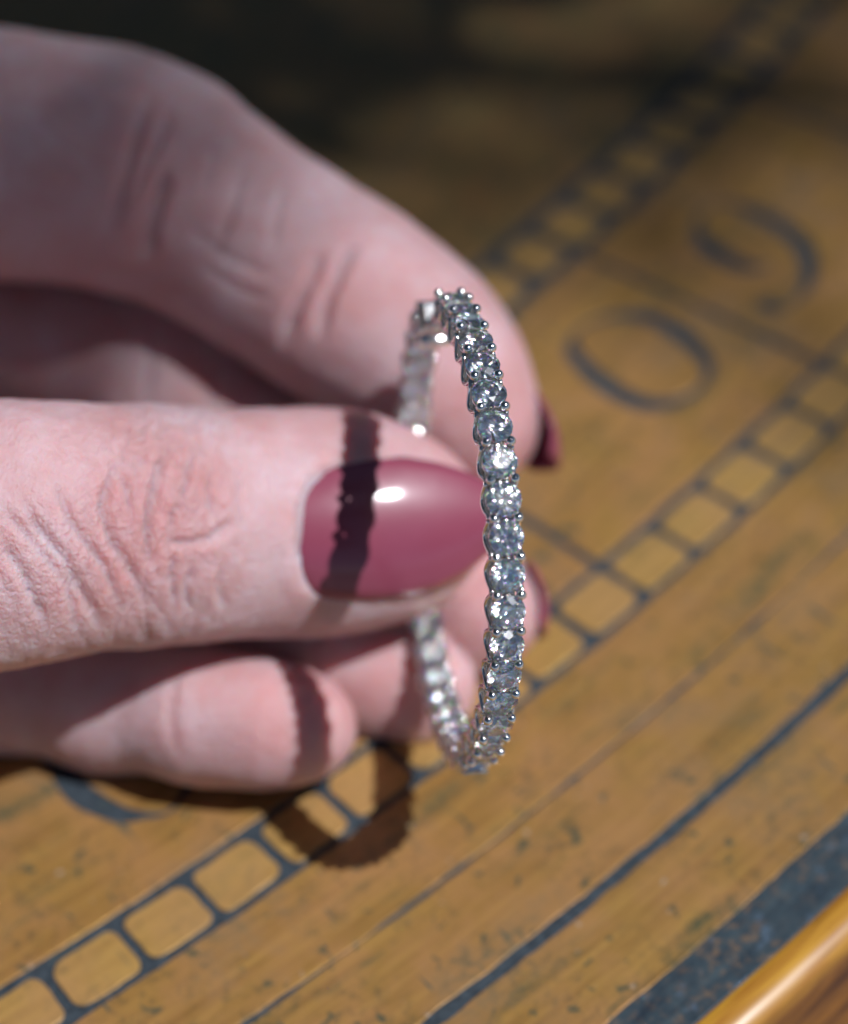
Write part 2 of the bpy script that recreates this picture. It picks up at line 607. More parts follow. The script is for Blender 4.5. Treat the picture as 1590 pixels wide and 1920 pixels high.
def brilliant():
    V, F = [], []
    add = lambda x, y, z: (V.append((x, y, z)), len(V) - 1)[1]
    c = lambda a: (math.cos(math.radians(a)), math.sin(math.radians(a)))
    rt, h, gh, dp = .56, .30, .045, .84
    T = [add(rt * c(45 * i)[0], rt * c(45 * i)[1], h + gh) for i in range(8)]
    rk = .80
    zk = h * (1 - rk * math.cos(math.radians(22.5))) / (1 - rt)
    K = [add(rk * c(45 * i + 22.5)[0], rk * c(45 * i + 22.5)[1], zk + gh) for i in range(8)]
    G = [add(*c(22.5 * i), gh) for i in range(16)]
    H = [add(*c(22.5 * i), -gh) for i in range(16)]
    rp = .24
    zp = -dp * (1 - rp * math.cos(math.radians(22.5)))
    P = [add(rp * c(45 * i + 22.5)[0], rp * c(45 * i + 22.5)[1], zp - gh) for i in range(8)]
    cu = add(0, 0, -dp - gh)
    F.append(tuple(T))
    for i in range(8):
        j = (i + 1) % 8
        F += [(T[j], T[i], K[i]), (T[i], K[i - 1], G[2 * i], K[i]), (K[i], G[2 * i], G[2 * i + 1]),
              (K[i], G[2 * i + 1], G[(2 * i + 2) % 16])]
        F += [(cu, P[i], H[2 * i], P[i - 1]), (P[i], H[2 * i + 1], H[2 * i]), (P[i], H[(2 * i + 2) % 16], H[2 * i + 1])]
    for i in range(16):
        j = (i + 1) % 16
        F.append((G[i], H[i], H[j], G[j]))
    r = 1.56 * MM
    me = mesh_from('diamond', [(x * r, y * r, z * r) for x, y, z in V], F, M_DIAMOND, False)
    me.materials.append(mat_pavilion())
    for p_ in me.polygons:
        if p_.center.z < -gh * r * 1.2: p_.material_index = 1
    bm = bmesh.new()
    bm.from_mesh(me)
    bmesh.ops.recalc_face_normals(bm, faces=bm.faces)
    bm.to_mesh(me)
    bm.free()
    return me


def tube(path, rad, seg=8, caps=True, V=None, F=None):
    """rad may be a list"""
    V = [] if V is None else V
    F = [] if F is None else F
    n = len(path)
    path = [np.array(p, float) for p in path]
    rad = rad if hasattr(rad, '__len__') else [rad] * n
    prev = None
    base = len(V)
    for i in range(n):
        d = path[min(i + 1, n - 1)] - path[max(i - 1, 0)]
        d /= np.linalg.norm(d)
        if prev is None:
            t = np.array([1.0, 0, 0]) if abs(d[0]) < .8 else np.array([0, 1.0, 0])
        else:
            t = prev
        u = t - d * (t @ d)
        u /= np.linalg.norm(u)
        prev = u
        w = np.cross(d, u)
        for s in range(seg):
            a = 2 * math.pi * s / seg
            V.append(path[i] + rad[i] * (math.cos(a) * u + math.sin(a) * w))
    for i in range(n - 1):
        for s in range(seg):
            a, b = base + i * seg + s, base + i * seg + (s + 1) % seg
            F.append((a, b, b + seg, a + seg))
    if caps:
        F.append(tuple(base + s for s in range(seg))[::-1])
        F.append(tuple(base + (n - 1) * seg + s for s in range(seg)))
    return V, F


def scaled(V): return [tuple(np.array(v) * MM) for v in V]


# prong: stem from the gallery rail up to a round bead
path = [(0, 0, -2.3), (0, 0, -1.2), (0, 0, -.2), (0, 0, .02)]
rads = [.20, .20, .22, .24]
for i in range(1, 8):
    t = math.pi * (.16 + .84 * i / 7)
    path.append((0, 0, .44 - .46 * math.cos(t)))
    rads.append(max(.012, .46 * math.sin(t)))
prong_me = mesh_from('prong', scaled(tube(path, rads, 12)[0]), tube(path, rads, 12)[1], M_METAL)
# basket: seat ring under the girdle and a scallop on each side
V, F = [], []
rr = 1.30
ringp = [(rr * math.cos(t), rr * math.sin(t), -.62) for t in np.linspace(0, 2 * math.pi, 25)]
tube(ringp, .16, 6, False, V, F)
for s in (-1, 1):
    sc = [(s * (1.28 + .20 * math.sin(math.pi * t)), (t - .5) * 3.15, -.15 - 1.75 * math.sin(math.pi * t) ** .8) for t in np.linspace(0.02, .98, 13)]
    tube(sc, .21, 7, True, V, F)
    sc = [(s * 1.22, (t - .5) * 3.0, -.75 - 1.45 * math.sin(math.pi * t)) for t in np.linspace(0.05, .95, 11)]
    tube(sc, .15, 6, True, V, F)
basket_me = mesh_from('basket', scaled(V), F, M_METAL)
diamond_me = brilliant()

PH_FRONT = [PH0 - PITCH * k for k in range(-1, 18)]            # stones facing outwards
PH_REAR = [PH_FRONT[-1] - math.radians(11.5) - PITCH * k for k in range(0, 19)]   # stones facing inwards
PH_REAR = [p for p in PH_REAR if p > math.radians(-263)]


def place(name, me, mat):
    o = obj(name, me, hoop)
    o.matrix_local = mat
    return o


def set_row(phases, radius, inward):
    for ph in phases:
        tw = Matrix.Rotation(wob.uniform(0, math.pi / 4), 4, 'Z') @ Matrix.Rotation(wob.uniform(-.09, .09), 4, 'X') @ Matrix.Rotation(wob.uniform(-.09, .09), 4, 'Y')
        place('diamond', diamond_me, hoop_frame(ph, radius, inward) @ tw)
        place('basket', basket_me, hoop_frame(ph, radius, inward))
    for ph in [phases[0] + PITCH / 2] + [p - PITCH / 2 for p in phases]:
        for s in (-1, 1):
            sc = Matrix.Translation((s * 1.05 * MM, 0, 0))
            place('prong', prong_me, hoop_frame(ph, radius, inward) @ sc)


set_row(PH_FRONT, RS, False)
set_row(PH_REAR, RS - .9, True)


def arc_path(p0, p1, radius, off, n):
    out = []
    for i in range(n + 1):
        ph = p0 + (p1 - p0) * i / n
        rad = HA * math.cos(ph) + HB * math.sin(ph)
        out.append((to_world(HC + rad * radius + HN * off) - np.array(hoop.location)) * 1000)
    return out




def gallery(p0, p1, radius, n=70):
    """flat band with rounded lips that carries the prongs"""
    V, F = [], []
    sec = [(-1.12, -.24), (-1.12, .05), (-1.0, .22), (-.80, .10), (.80, .10), (1.0, .22), (1.12, .05), (1.12, -.24)]
    k = len(sec)
    for i in range(n + 1):
        ph = p0 + (p1 - p0) * i / n
        rad = HA * math.cos(ph) + HB * math.sin(ph)
        for off, dr in sec:
            V.append(to_world(HC + rad * (radius + dr) + HN * off) - np.array(hoop.location))
    for i in range(n):
        for j in range(k):
            F.append((i * k + j, i * k + (j + 1) % k, (i + 1) * k + (j + 1) % k, (i + 1) * k + j))
    F.append(tuple(range(k)))
    F.append(tuple(range(n * k, n * k + k))[::-1])
    me = mesh_from('gallery_band', V, F, M_METAL)
    bm = bmesh.new()
    bm.from_mesh(me)
    bmesh.ops.recalc_face_normals(bm, faces=bm.faces)
    bm.to_mesh(me)
    bm.free()
    return obj('gallery_band', me, hoop)


gallery(PH_FRONT[0] + PITCH * .55, PH_FRONT[-1] - PITCH * .8, RS - 2.25)
gallery(PH_REAR[0] + PITCH * .8, PH_REAR[-1] - PITCH * .6, RS + 1.25)
# bridge where the outward and inward rows meet, hinge and latch where the arms meet
pa, pb = PH_FRONT[-1] - PITCH * .62, PH_REAR[0] + PITCH * .62


def block(name, pts_r, ph, half_w, half_t, rad_c, half_r):
    V = []
    for a in (-1, 1):
        for b in (-1, 1):
            for c in (-1, 1):
                p = ph + a * half_t / RS
                rad = HA * math.cos(p) + HB * math.sin(p)
                V.append(to_world(HC + rad * (rad_c + b * half_r) + HN * (c * half_w)) - np.array(hoop.location))
    me = mesh_from(name, V, [(0, 1, 3, 2), (4, 6, 7, 5), (0, 4, 5, 1), (2, 3, 7, 6), (0, 2, 6, 4), (1, 5, 7, 3)], M_METAL, False)
    bm = bmesh.new()
    bm.from_mesh(me)
    bmesh.ops.recalc_face_normals(bm, faces=bm.faces)
    bmesh.ops.bevel(bm, geom=bm.edges[:], offset=.22 * MM, segments=3, affect='EDGES', profile=.5)
    bm.to_mesh(me)
    bm.free()
    return obj(name, me, hoop)


block('bridge', None, (pa + pb) / 2, .8, .45, RS - .5, 1.5)
block('latch', None, PH_REAR[-1] - PITCH * .75, .8, .32, RS - .3, 1.2)
block('end_stop', None, PH_FRONT[0] + PITCH * .62, 1.35, .35, RS - 1.1, 1.5)
ph = PH_REAR[-1] - PITCH * .9
rad = HA * math.cos(ph) + HB * math.sin(ph)
c0 = to_world(HC + rad * (RS - 3.0) + HN * 1.5) - np.array(hoop.location)
c1 = to_world(HC + rad * (RS - 3.0) - HN * 1.5) - np.array(hoop.location)
V, F = tube([c0 * 1000, (c0 * .9 + c1 * .1) * 1000, (c0 * .1 + c1 * .9) * 1000, c1 * 1000], [.5, .62, .62, .5], 14)
obj('hinge', mesh_from('hinge', scaled(V), F, M_METAL), hoop)
post = [(to_world(HC + (HA * math.cos(p) + HB * math.sin(p)) * r) - np.array(hoop.location)) * 1000
        for p, r in ((PH_REAR[-1] - PITCH * .7, RS - 1.2), (PH_REAR[-1] - PITCH * 1.1, RS - .9), (PH_FRONT[0] + PITCH * .5, RS - 1.0))]
V, F = tube(post, .38, 10)
obj('post', mesh_from('post', scaled(V), F, M_METAL), hoop)

# ------------------------------------------------------------------ the hand
# one skin surface from a distance field: chains of round cones, one per digit, palm and wrist
GH = 0.38
GMIN = np.array([-112.0, -62.0, 198.0])
GMAX = np.array([22.0, 46.0, 292.0])
GN = ((GMAX - GMIN) / GH).astype(int)
FIELD = np.full(tuple(GN), 6.0, np.float32)


def smin(a, b, k):
    h = np.maximum(k - np.abs(a - b), 0) / k
    return np.minimum(a, b) - h * h * k * .25


def round_cone(p, a, b, r1, r2):
    ba = b - a
    l2 = ba @ ba
    rr = r1 - r2
    a2 = l2 - rr * rr
    il2 = 1 / l2
    pa = p - a
    y = pa @ ba
    z = y - l2
    x2 = ((pa * l2 - ba * y[..., None]) ** 2).sum(-1)
    y2 = y * y * l2
    z2 = z * z * l2
    k = np.sign(rr) * rr * rr * x2
    c1 = np.sign(z) * a2 * z2 > k
    c2 = np.sign(y) * a2 * y2 < k
    d = (np.sqrt(np.maximum(x2 * a2 * il2, 0)) + y * rr) * il2 - r1
    d = np.where(c2, np.sqrt(x2 + y2) * il2 - r1, d)
    d = np.where(c1, np.sqrt(x2 + z2) * il2 - r2, d)
    return d


def add_chain(pts, kin=3.0, kout=.8, squash=None):
    """pts: (px, py, depth mm, radius mm); squash=(axis, factor, centre)"""
    global FIELD
    C = [ray(*p[:3]) for p in pts]
    Rr = [p[3] for p in pts]
    lo = np.min([c - r for c, r in zip(C, Rr)], 0) - 5
    hi = np.max([c + r for c, r in zip(C, Rr)], 0) + 5
    i0 = np.maximum(((lo - GMIN) / GH).astype(int), 0)
    i1 = np.minimum(((hi - GMIN) / GH).astype(int) + 1, GN)
    ax = [GMIN[d] + GH * np.arange(i0[d], i1[d]) for d in range(3)]
    P = np.stack(np.meshgrid(*ax, indexing='ij'), -1).astype(np.float32)
    if squash:
        d, s, c = squash
        P[..., d] = c + (P[..., d] - c) / s
    D = None
    for j in range(len(C) - 1):
        e = round_cone(P, C[j].astype(np.float32), C[j + 1].astype(np.float32), np.float32(Rr[j]), np.float32(Rr[j + 1]))
        D = e if D is None else smin(D, e, kin)
    sl = tuple(slice(i0[d], i1[d]) for d in range(3))
    FIELD[sl] = smin(FIELD[sl], np.minimum(D, 6.0), kout)


THUMB = [(-620, 1150, 213.5, 14.8), (-250, 1040, 214.7, 12.4), (0, 1000, 218.5, 11.5), (165, 990, 223.5, 10.6), (290, 984, 228.5, 10.6),
         (420, 982, 233.9, 10.25), (560, 980, 237.7, 10.2), (660, 978, 238.4, 9.75), (748, 984, 238.8, 8.65)]
INDEX = [(-620, 300, 262, 14), (-300, 285, 258, 12.9), (0, 290, 256, 12.4), (190, 310, 256, 11.9), (300, 345, 256.5, 11.3), (450, 440, 256, 10.1),
         (560, 510, 255, 9.9), (660, 575, 254, 9.9), (765, 645, 253, 9.2), (832, 715, 252, 8.1), (898, 792, 252, 6.5)]
MIDDLE = [(-620, 560, 272, 12), (-250, 570, 270, 11.2), (0, 620, 276, 11.0), (180, 650, 275, 10.8), (330, 706, 268, 10.2), (600, 890, 263, 9.0), (800, 1050, 254.5, 8.0),
          (905, 1148, 249.2, 6.1)]
RING = [(-620, 830, 270, 11.5), (-250, 860, 268, 10.8), (150, 1010, 262, 9.6), (400, 1110, 256, 8.8), (560, 1170, 252.5, 8.2), (690, 1235, 249.6, 7.4), (785, 1286, 247.0, 6.0)]
PINKY = [(-620, 1090, 262, 10.5), (-250, 1180, 254, 9.6), (0, 1272, 251, 7.2), (200, 1312, 246.6, 6.7), (380, 1342, 241.5, 6.2), (500, 1357, 239.4, 5.6), (572, 1365, 239, 5.1)]
PALM = [(-640, 320, 266, 15), (-720, 600, 270, 16), (-760, 850, 262, 17), (-740, 1120, 246, 17)]
WRIST = [(-760, 500, 272, 17), (-1400, 760, 300, 22)]
add_chain(THUMB, 4, .6, (2, .80, 236))
add_chain(INDEX, 4, .6)
add_chain(MIDDLE, 4, .6)
add_chain(RING, 4, .6, (2, .86, 249))
add_chain(PINKY, 4, .6)
add_chain(PALM, 8, 5.0)
add_chain([(-740, 300, 268, 16), (-800, 900, 268, 18)], 8, 6.0)
# pulp of the thumb below and beyond the nail, web between thumb and index
add_chain([(600, 1010, 239, 7.6), (735, 1000, 239.5, 7.0)], 4, 3.0)
add_chain([(-620, 700, 256, 13), (-330, 640, 262, 12)], 4, 6.0)

# flesh stops at the dial where the finger backs lie on it
ax = [GMIN[d] + GH * np.arange(GN[d]) for d in range(3)]
NRM = RW[2]
hgt = (ax[0][:, None, None] * NRM[0] + ax[1][None, :, None] * NRM[1] + ax[2][None, None, :] * NRM[2]) - O @ NRM
FIELD = np.maximum(FIELD, (0.15 - hgt).astype(np.float32))


def surface_nets(Fv):
    ins = Fv < 0
    nx, ny, nz = Fv.shape
    c = np.zeros((nx - 1, ny - 1, nz - 1), np.uint8)
    for i in (0, 1):
        for j in (0, 1):
            for k in (0, 1):
                c += ins[i:nx - 1 + i, j:ny - 1 + j, k:nz - 1 + k]
    act = (c > 0) & (c < 8)
    I, J, K = np.nonzero(act)
    idx = np.full(act.shape, -1, np.int64)
    idx[I, J, K] = np.arange(len(I))
    S = np.zeros((len(I), 3))
    Cn = np.zeros(len(I))
    corners = [(i, j, k) for i in (0, 1) for j in (0, 1) for k in (0, 1)]
    for a in corners:
        for d in range(3):
            if a[d] == 0:
                b = list(a)
                b[d] = 1
                fa = Fv[I + a[0], J + a[1], K + a[2]]
                fb = Fv[I + b[0], J + b[1], K + b[2]]
                m = (fa < 0) != (fb < 0)
                t = np.where(m, fa / np.where(m, fa - fb, 1), 0)
                q = np.array(a, float)[None, :].repeat(len(I), 0)
                q[:, d] = t
                S += q * m[:, None]
                Cn += m
    V = S / Cn[:, None] + np.stack([I, J, K], 1)
    Q = []
    for d in range(3):
        sh = [slice(1, -1)] * 3
        sh[d] = slice(0, -1)
        sh2 = list(sh)
        sh2[d] = slice(1, None)
        a, b = ins[tuple(sh)], ins[tuple(sh2)]
        X = np.stack(np.nonzero(a != b), 1)
        off = np.ones(3, int)
        off[d] = 0
        X = X + off
        e1, e2 = [(1, 2), (2, 0), (0, 1)][d]
        u = np.zeros(3, int)
        u[e1] = 1
        w = np.zeros(3, int)
        w[e2] = 1
        g = lambda Y: idx[Y[:, 0], Y[:, 1], Y[:, 2]]
        q = np.stack([g(X - u - w), g(X - w), g(X), g(X - u)], 1)
        src = ins[X[:, 0], X[:, 1], X[:, 2]]
        q[~src] = q[~src][:, ::-1]
        Q.append(q)
    return V, np.concatenate(Q)


HV, HQ = surface_nets(FIELD)
HV = GMIN + HV * GH
del FIELD, hgt

# vertex normals (survey frame)
e1 = HV[HQ[:, 2]] - HV[HQ[:, 0]]
e2 = HV[HQ[:, 3]] - HV[HQ[:, 1]]
fn = np.cross(e1, e2)
vn = np.zeros_like(HV)
for j in range(4): np.add.at(vn, HQ[:, j], fn)
vn /= np.linalg.norm(vn, axis=1)[:, None] + 1e-9


def chain_dist(P, pts):
    C = np.array([ray(*p[:3]) for p in pts])
    Rr = np.array([p[3] for p in pts])
    best = np.full(len(P), 1e9)
    for j in range(len(C) - 1):
        ba = C[j + 1] - C[j]
        t = np.clip(((P - C[j]) @ ba) / (ba @ ba), 0, 1)
        d = np.linalg.norm(P - C[j] - t[:, None] * ba, axis=1) - (Rr[j] + (Rr[j + 1] - Rr[j]) * t)
        best = np.minimum(best, d)
    return best


dd = np.stack([chain_dist(HV, c) for c in (THUMB, INDEX, MIDDLE, RING, PINKY)], 1)
who = dd.argmin(1)
PX = 795 + FPX * HV[:, 0] / HV[:, 2]
PY = 960 + FPX * HV[:, 1] / HV[:, 2]
facing = np.clip(-vn[:, 2] * 1.5 + .35, 0, 1)
disp = np.zeros(len(HV))


def crease(finger, pts, width, depth, taper=True):
    """skin fold along a line on one digit; width, depth in mm"""
    pts = np.array(pts, float)
    sel = np.nonzero((who == finger) & (facing > 0))[0]
    x, y = PX[sel], PY[sel]
    seg = np.linalg.norm(np.diff(pts, axis=0), axis=1)
    tot = seg.sum()
    best = np.full(len(sel), 1e9)
    bt = np.zeros(len(sel))
    acc = 0
    for j in range(len(pts) - 1):
        b = pts[j + 1] - pts[j]
        t = np.clip(((x - pts[j, 0]) * b[0] + (y - pts[j, 1]) * b[1]) / (b @ b), 0, 1)
        d = np.hypot(x - pts[j, 0] - t * b[0], y - pts[j, 1] - t * b[1])
        m = d < best
        best = np.where(m, d, best)
        bt = np.where(m, (acc + t * seg[j]) / tot, bt)
        acc += seg[j]
    u = best * .055 / width           # px -> mm
    g = -depth * np.exp(-u * u) + depth * .07 * np.exp(-((u - 2.2) ** 2) / 1.2)
    if taper: g *= np.clip(np.sin(np.pi * np.clip(bt, .02, .98)) * 1.6, 0, 1)
    disp[sel] += g * facing[sel]


IX = 1
crease(IX, [(280, 185), (262, 250), (245, 310), (222, 385), (205, 450)], 0.68, 0.80)
crease(IX, [(322, 205), (296, 270), (270, 330), (250, 380)], 0.54, 0.61)
crease(IX, [(318, 310), (300, 370), (284, 430), (272, 500)], 0.72, 1.16)
crease(IX, [(404, 270), (393, 330), (380, 385)], 0.45, 0.29)
crease(IX, [(466, 310), (440, 378), (408, 465)], 0.54, 0.46)
crease(IX, [(534, 345), (518, 420), (508, 470)], 0.45, 0.32)
crease(IX, [(350, 420), (420, 480), (520, 520)], 0.63, 0.26)
crease(IX, [(370, 490), (440, 540), (510, 565)], 0.54, 0.22)
crease(IX, [(610, 462), (586, 520), (553, 582), (528, 655)], 0.68, 0.90)
crease(IX, [(672, 446), (640, 500), (618, 550), (592, 640)], 0.72, 0.90)
crease(IX, [(60, 230), (150, 290), (230, 320)], 0.72, 0.26)
crease(IX, [(80, 290), (160, 320), (220, 350)], 0.63, 0.22)
TH = 0
crease(TH, [(322, 826), (300, 870), (289, 926), (278, 994), (284, 1066)], 0.50, 0.80)
crease(TH, [(364, 842), (350, 900), (345, 940)], 0.41, 0.49)
crease(TH, [(230, 850), (205, 905), (194, 950), (214, 1017), (258, 1085), (284, 1155)], 0.54, 0.76)
crease(TH, [(40, 930), (62, 975), (125, 1052), (172, 1141), (196, 1195)], 0.54, 0.68)
crease(TH, [(0, 945), (66, 1017), (130, 1100), (150, 1190)], 0.54, 0.65)
crease(TH, [(100, 900), (140, 985), (200, 1065), (235, 1160)], 0.45, 0.57)
crease(TH, [(0, 1010), (45, 1080), (90, 1180)], 0.45, 0.57)
crease(TH, [(311, 1015), (350, 1018), (396, 1010), (442, 972)], 0.45, 0.65)
crease(TH, [(320, 1000), (326, 960), (350, 935)], 0.36, 0.42)
crease(TH, [(362, 1062), (350, 1105), (357, 1153)], 0.45, 0.53)
crease(TH, [(420, 1052), (412, 1100), (425, 1150)], 0.45, 0.38)
crease(TH, [(400, 870), (392, 915), (402, 965)], 0.36, 0.42)
crease(TH, [(226, 880), (240, 920), (246, 960)], 0.36, 0.42)
crease(TH, [(455, 880), (446, 930), (452, 990)], 0.36, 0.23)
crease(TH, [(330, 1030), (325, 1080), (332, 1150)], 0.41, 0.46)
crease(4, [(330, 1262), (318, 1340), (330, 1420)], .6, .22)
crease(3, [(600, 1150), (584, 1220), (600, 1290)], .6, .25)
crease(2, [(300, 600), (280, 680), (270, 760)], .7, .35)
crease(2, [(420, 650), (400, 720), (390, 780)], .7, .30)

# fold of skin that frames the thumb nail
NAIL_TOP = [(560, 930), (575, 890), (600, 868), (640, 861), (700, 857), (760, 858), (820, 868), (870, 884), (910, 904), (940, 930), (958, 958)]
NAIL_BOT = [(560, 1060), (568, 1105), (590, 1121), (640, 1125), (700, 1123), (760, 1117), (820, 1102), (870, 1076), (910, 1040), (940, 1008), (958, 980)]



def dist_poly(x, y, pts):
    best = np.full(len(x), 1e9)
    pts = np.array(pts, float)
    for j in range(len(pts) - 1):
        b = pts[j + 1] - pts[j]
        t = np.clip(((x - pts[j, 0]) * b[0] + (y - pts[j, 1]) * b[1]) / (b @ b), 0, 1)
        best = np.minimum(best, np.hypot(x - pts[j, 0] - t * b[0], y - pts[j, 1] - t * b[1]))
    return best


sel = np.nonzero((who == 0) & (vn[:, 2] < 0) & (PX > 400))[0]
x, y = PX[sel], PY[sel]
fold = dist_poly(x, y, [(600, 862), (562, 892), (545, 950), (540, 1010), (548, 1070), (560, 1108)])
yt = np.interp(x, [p[0] for p in NAIL_TOP], [p[1] for p in NAIL_TOP])
yb = np.interp(x, [p[0] for p in NAIL_BOT], [p[1] for p in NAIL_BOT])
inside = np.clip((x - 548) / 14, 0, 1) * np.clip((y - yt - 2) / 14, 0, 1) * np.clip((yb - 2 - y) / 14, 0, 1)
disp[sel] += .22 * np.exp(-((fold - 8) / 16) ** 2) * (1 - inside) - .35 * inside

# crinkled skin over the thumb joint: ridged noise drawn out across the digit
crinkle = np.zeros(len(HV))
sel = np.nonzero((who == 0) & (PX > -80) & (PX < 500) & (facing > 0))[0]
for i in sel:
    x_, y_ = PX[i] * .052, PY[i] * .052
    lean = .55 if x_ < 11 else .10
    u_ = x_ - lean * (y_ - 51) * (1 if y_ > 51 else .4)
    w_ = math.exp(-((PX[i] - 310) / 130) ** 2) + .6 * sst(330, 120, PX[i]) * sst(880, 1010, PY[i])
    crinkle[i] = w_ * facing[i]
    r1 = 1 - abs(mnoise.noise((u_ * .62, y_ * .22, 3.0))) * 2.2
    r2 = 1 - abs(mnoise.noise((u_ * 1.1 + 9, y_ * .55, 8.0))) * 2.2
    disp[i] -= w_ * facing[i] * (.20 * max(0, r1) ** 3 + .05 * max(0, r2) ** 3)
flush = np.zeros(len(HV))
for q, rad_ in ((ray(900, 800, 247), 9), (ray(905, 1148, 244), 9), (ray(770, 1290, 240), 9), (ray(560, 1365, 234), 9), (ray(620, 560, 245), 7), (ray(270, 340, 245), 9),
                (ray(300, 980, 218), 8), (ray(720, 830, 230), 6)):
    flush = np.maximum(flush, np.exp(-(np.linalg.norm(HV - q, axis=1) / rad_) ** 2))

fine = np.array([mnoise.noise(Vector(p * .22)) + .5 * mnoise.noise(Vector(p * .6)) for p in HV[::1]]) if len(HV) < 400000 else 0
HV = HV + vn * (disp + .12 * fine)[:, None]

hand_me = bpy.data.meshes.new('hand')
WV = to_world(HV)
HAND_ORG = to_world(ray(-250, 900, 262))
WV = WV - HAND_ORG
hand_me.vertices.add(len(WV))
hand_me.vertices.foreach_set('co', WV.astype(np.float32).ravel())
hand_me.loops.add(HQ.size)
hand_me.loops.foreach_set('vertex_index', HQ.astype(np.int32).ravel())
hand_me.polygons.add(len(HQ))
hand_me.polygons.foreach_set('loop_start', np.arange(0, HQ.size, 4, dtype=np.int32))
hand_me.polygons.foreach_set('use_smooth', np.ones(len(HQ), bool))
hand_me.materials.append(M_SKIN)
hand_me.update(calc_edges=True)
hand_me.validate()
fa = hand_me.attributes.new('flush', 'FLOAT', 'POINT')
fa.data.foreach_set('value', flush.astype(np.float32))
ca = hand_me.attributes.new('crinkle', 'FLOAT', 'POINT')
ca.data.foreach_set('value', crinkle.astype(np.float32))
hand = obj('person', hand_me)
hand.location = HAND_ORG
tag(hand, 'hand with rose pink nail polish pinching a diamond hoop between thumb and index finger', 'person')


def nail_mesh(grid, thick, mat, name='fingernail', label=None):
    """grid [s][t] of survey points -> closed curved plate parented to the hand"""
    G = np.array(grid)
    ns, nt = G.shape[:2]
    du = np.gradient(G, axis=0)
    dv = np.gradient(G, axis=1)
    nn = np.cross(du, dv)
    nn /= np.linalg.norm(nn, axis=2)[..., None] + 1e-9
    if name == 'fingernail' and (nn[ns // 2, nt // 2] @ grid_out) < 0: nn = -nn
    edge = np.minimum.outer(np.minimum(np.arange(ns), ns - 1 - np.arange(ns)) * .5, np.minimum(np.arange(nt), nt - 1 - np.arange(nt))) 
    th = thick * np.clip(.35 + edge * .4, 0, 1)
    top = (G + nn * th[..., None]).reshape(-1, 3)
    bot = (G - nn * .12).reshape(-1, 3)
    V = np.concatenate([top, bot])
    F = []
    n = ns * nt
    ix = lambda s, t: s * nt + t
    for s in range(ns - 1):
        for t in range(nt - 1):
            a, b, c, d = ix(s, t), ix(s + 1, t), ix(s + 1, t + 1), ix(s, t + 1)
            F += [(a, b, c, d), (n + d, n + c, n + b, n + a)]
    per = [ix(s, 0) for s in range(ns)] + [ix(ns - 1, t) for t in range(1, nt)] + [ix(s, nt - 1) for s in range(ns - 2, -1, -1)] + [ix(0, t) for t in range(nt - 2, 0, -1)]
    for i in range(len(per)):
        a, b = per[i], per[(i + 1) % len(per)]
        F.append((b, a, n + a, n + b))
    me = mesh_from(name, to_world(V) - HAND_ORG, F, mat)
    bm = bmesh.new()
    bm.from_mesh(me)
    bmesh.ops.remove_doubles(bm, verts=bm.verts, dist=2e-6)
    bmesh.ops.recalc_face_normals(bm, faces=bm.faces)
    bm.to_mesh(me)
    bm.free()
    o = obj(name, me, hand)
    if label: o['label'] = label
    return o


# thumb nail: long, almond shaped
g = []
NS, NTT = 40, 33
for i in range(NS):
    s = i / (NS - 1)
    row = []
    xc = 541 + (930 - 541) * (1 - (1 - s) ** 1.25) if False else 530 + 432 * s
    for j in range(NTT):
        t = -1 + 2 * j / (NTT - 1)
        x = xc + 44 * abs(t) ** 2.6 * (1 - s) ** 1.5
        xx = 560 + (957 - 560) * s
        yt = np.interp(xx, [p[0] for p in NAIL_TOP], [p[1] for p in NAIL_TOP])
        yb = np.interp(xx, [p[0] for p in NAIL_BOT], [p[1] for p in NAIL_BOT])
        if s < .10:                        # straight sides down to the cuticle corners
            q = s / .10
            yt = 862 * (1 - q) * 1.0 + yt * q if yt > 862 else yt
            yt = min(yt, 868)
            yb = max(yb, 1118)
        y = (yt + yb) / 2 + (yb - yt) / 2 * t
        z = 228.1 + 21 * (.03 * s + .28 * s * s) + (2.5 + .6 * s - 2.4 * s * s) * abs(t) ** 2.1
        row.append(ray(x, y, z))
    g.append(row)
grid_out = np.array([0, 0, -1.0])
nail_mesh(g, .42, M_POLISH, label='long almond shaped pink thumb nail')


def back_nail(base, tip, out, width, arch, curl=.6):
    """nail on the far side of a fingertip: base, tip survey points, out = outward direction"""
    global grid_out
    base, tip, out = np.array(base), np.array(tip), np.array(out, float)
    d = tip - base
    L = np.linalg.norm(d)
    d /= L
    out -= d * (out @ d)
    out /= np.linalg.norm(out)
    side = np.cross(d, out)
    g = []
    for i in range(18):
        s = i / 17
        w = width * (1 - .12 * (1 - s) - .55 * max(0, s - .6) ** 1.6 / .4 ** 1.6)
        row = []
        for j in range(15):
            t = -1 + 2 * j / 14
            sh = .14 * L * t * t * (1 - s) - .12 * L * t * t * s
            row.append(base + d * (L * s + sh) + side * (w * t) + out * (-arch * t * t - curl * (s - .4) ** 2))
        g.append(row)
    grid_out = out
    nail_mesh(g, .40, M_POLISH)


back_nail(ray(982, 728, 254), ray(1058, 874, 251.5), (.80, -.32, .60), 4.0, 1.8, 2.2)
back_nail(ray(985, 1060, 251.8), ray(1030, 1192, 249.0), (.66, -.45, .65), 3.6, 1.6, 2.0)
back_nail(ray(836, 1185, 249.5), ray(893, 1262, 247.5), (.5, -.75, .5), 3.4, 1.6, 1.6)
back_nail(ray(590, 1290, 243.0), ray(668, 1350, 240.5), (.5, -.55, .7), 3.4, 1.5, 1.2)

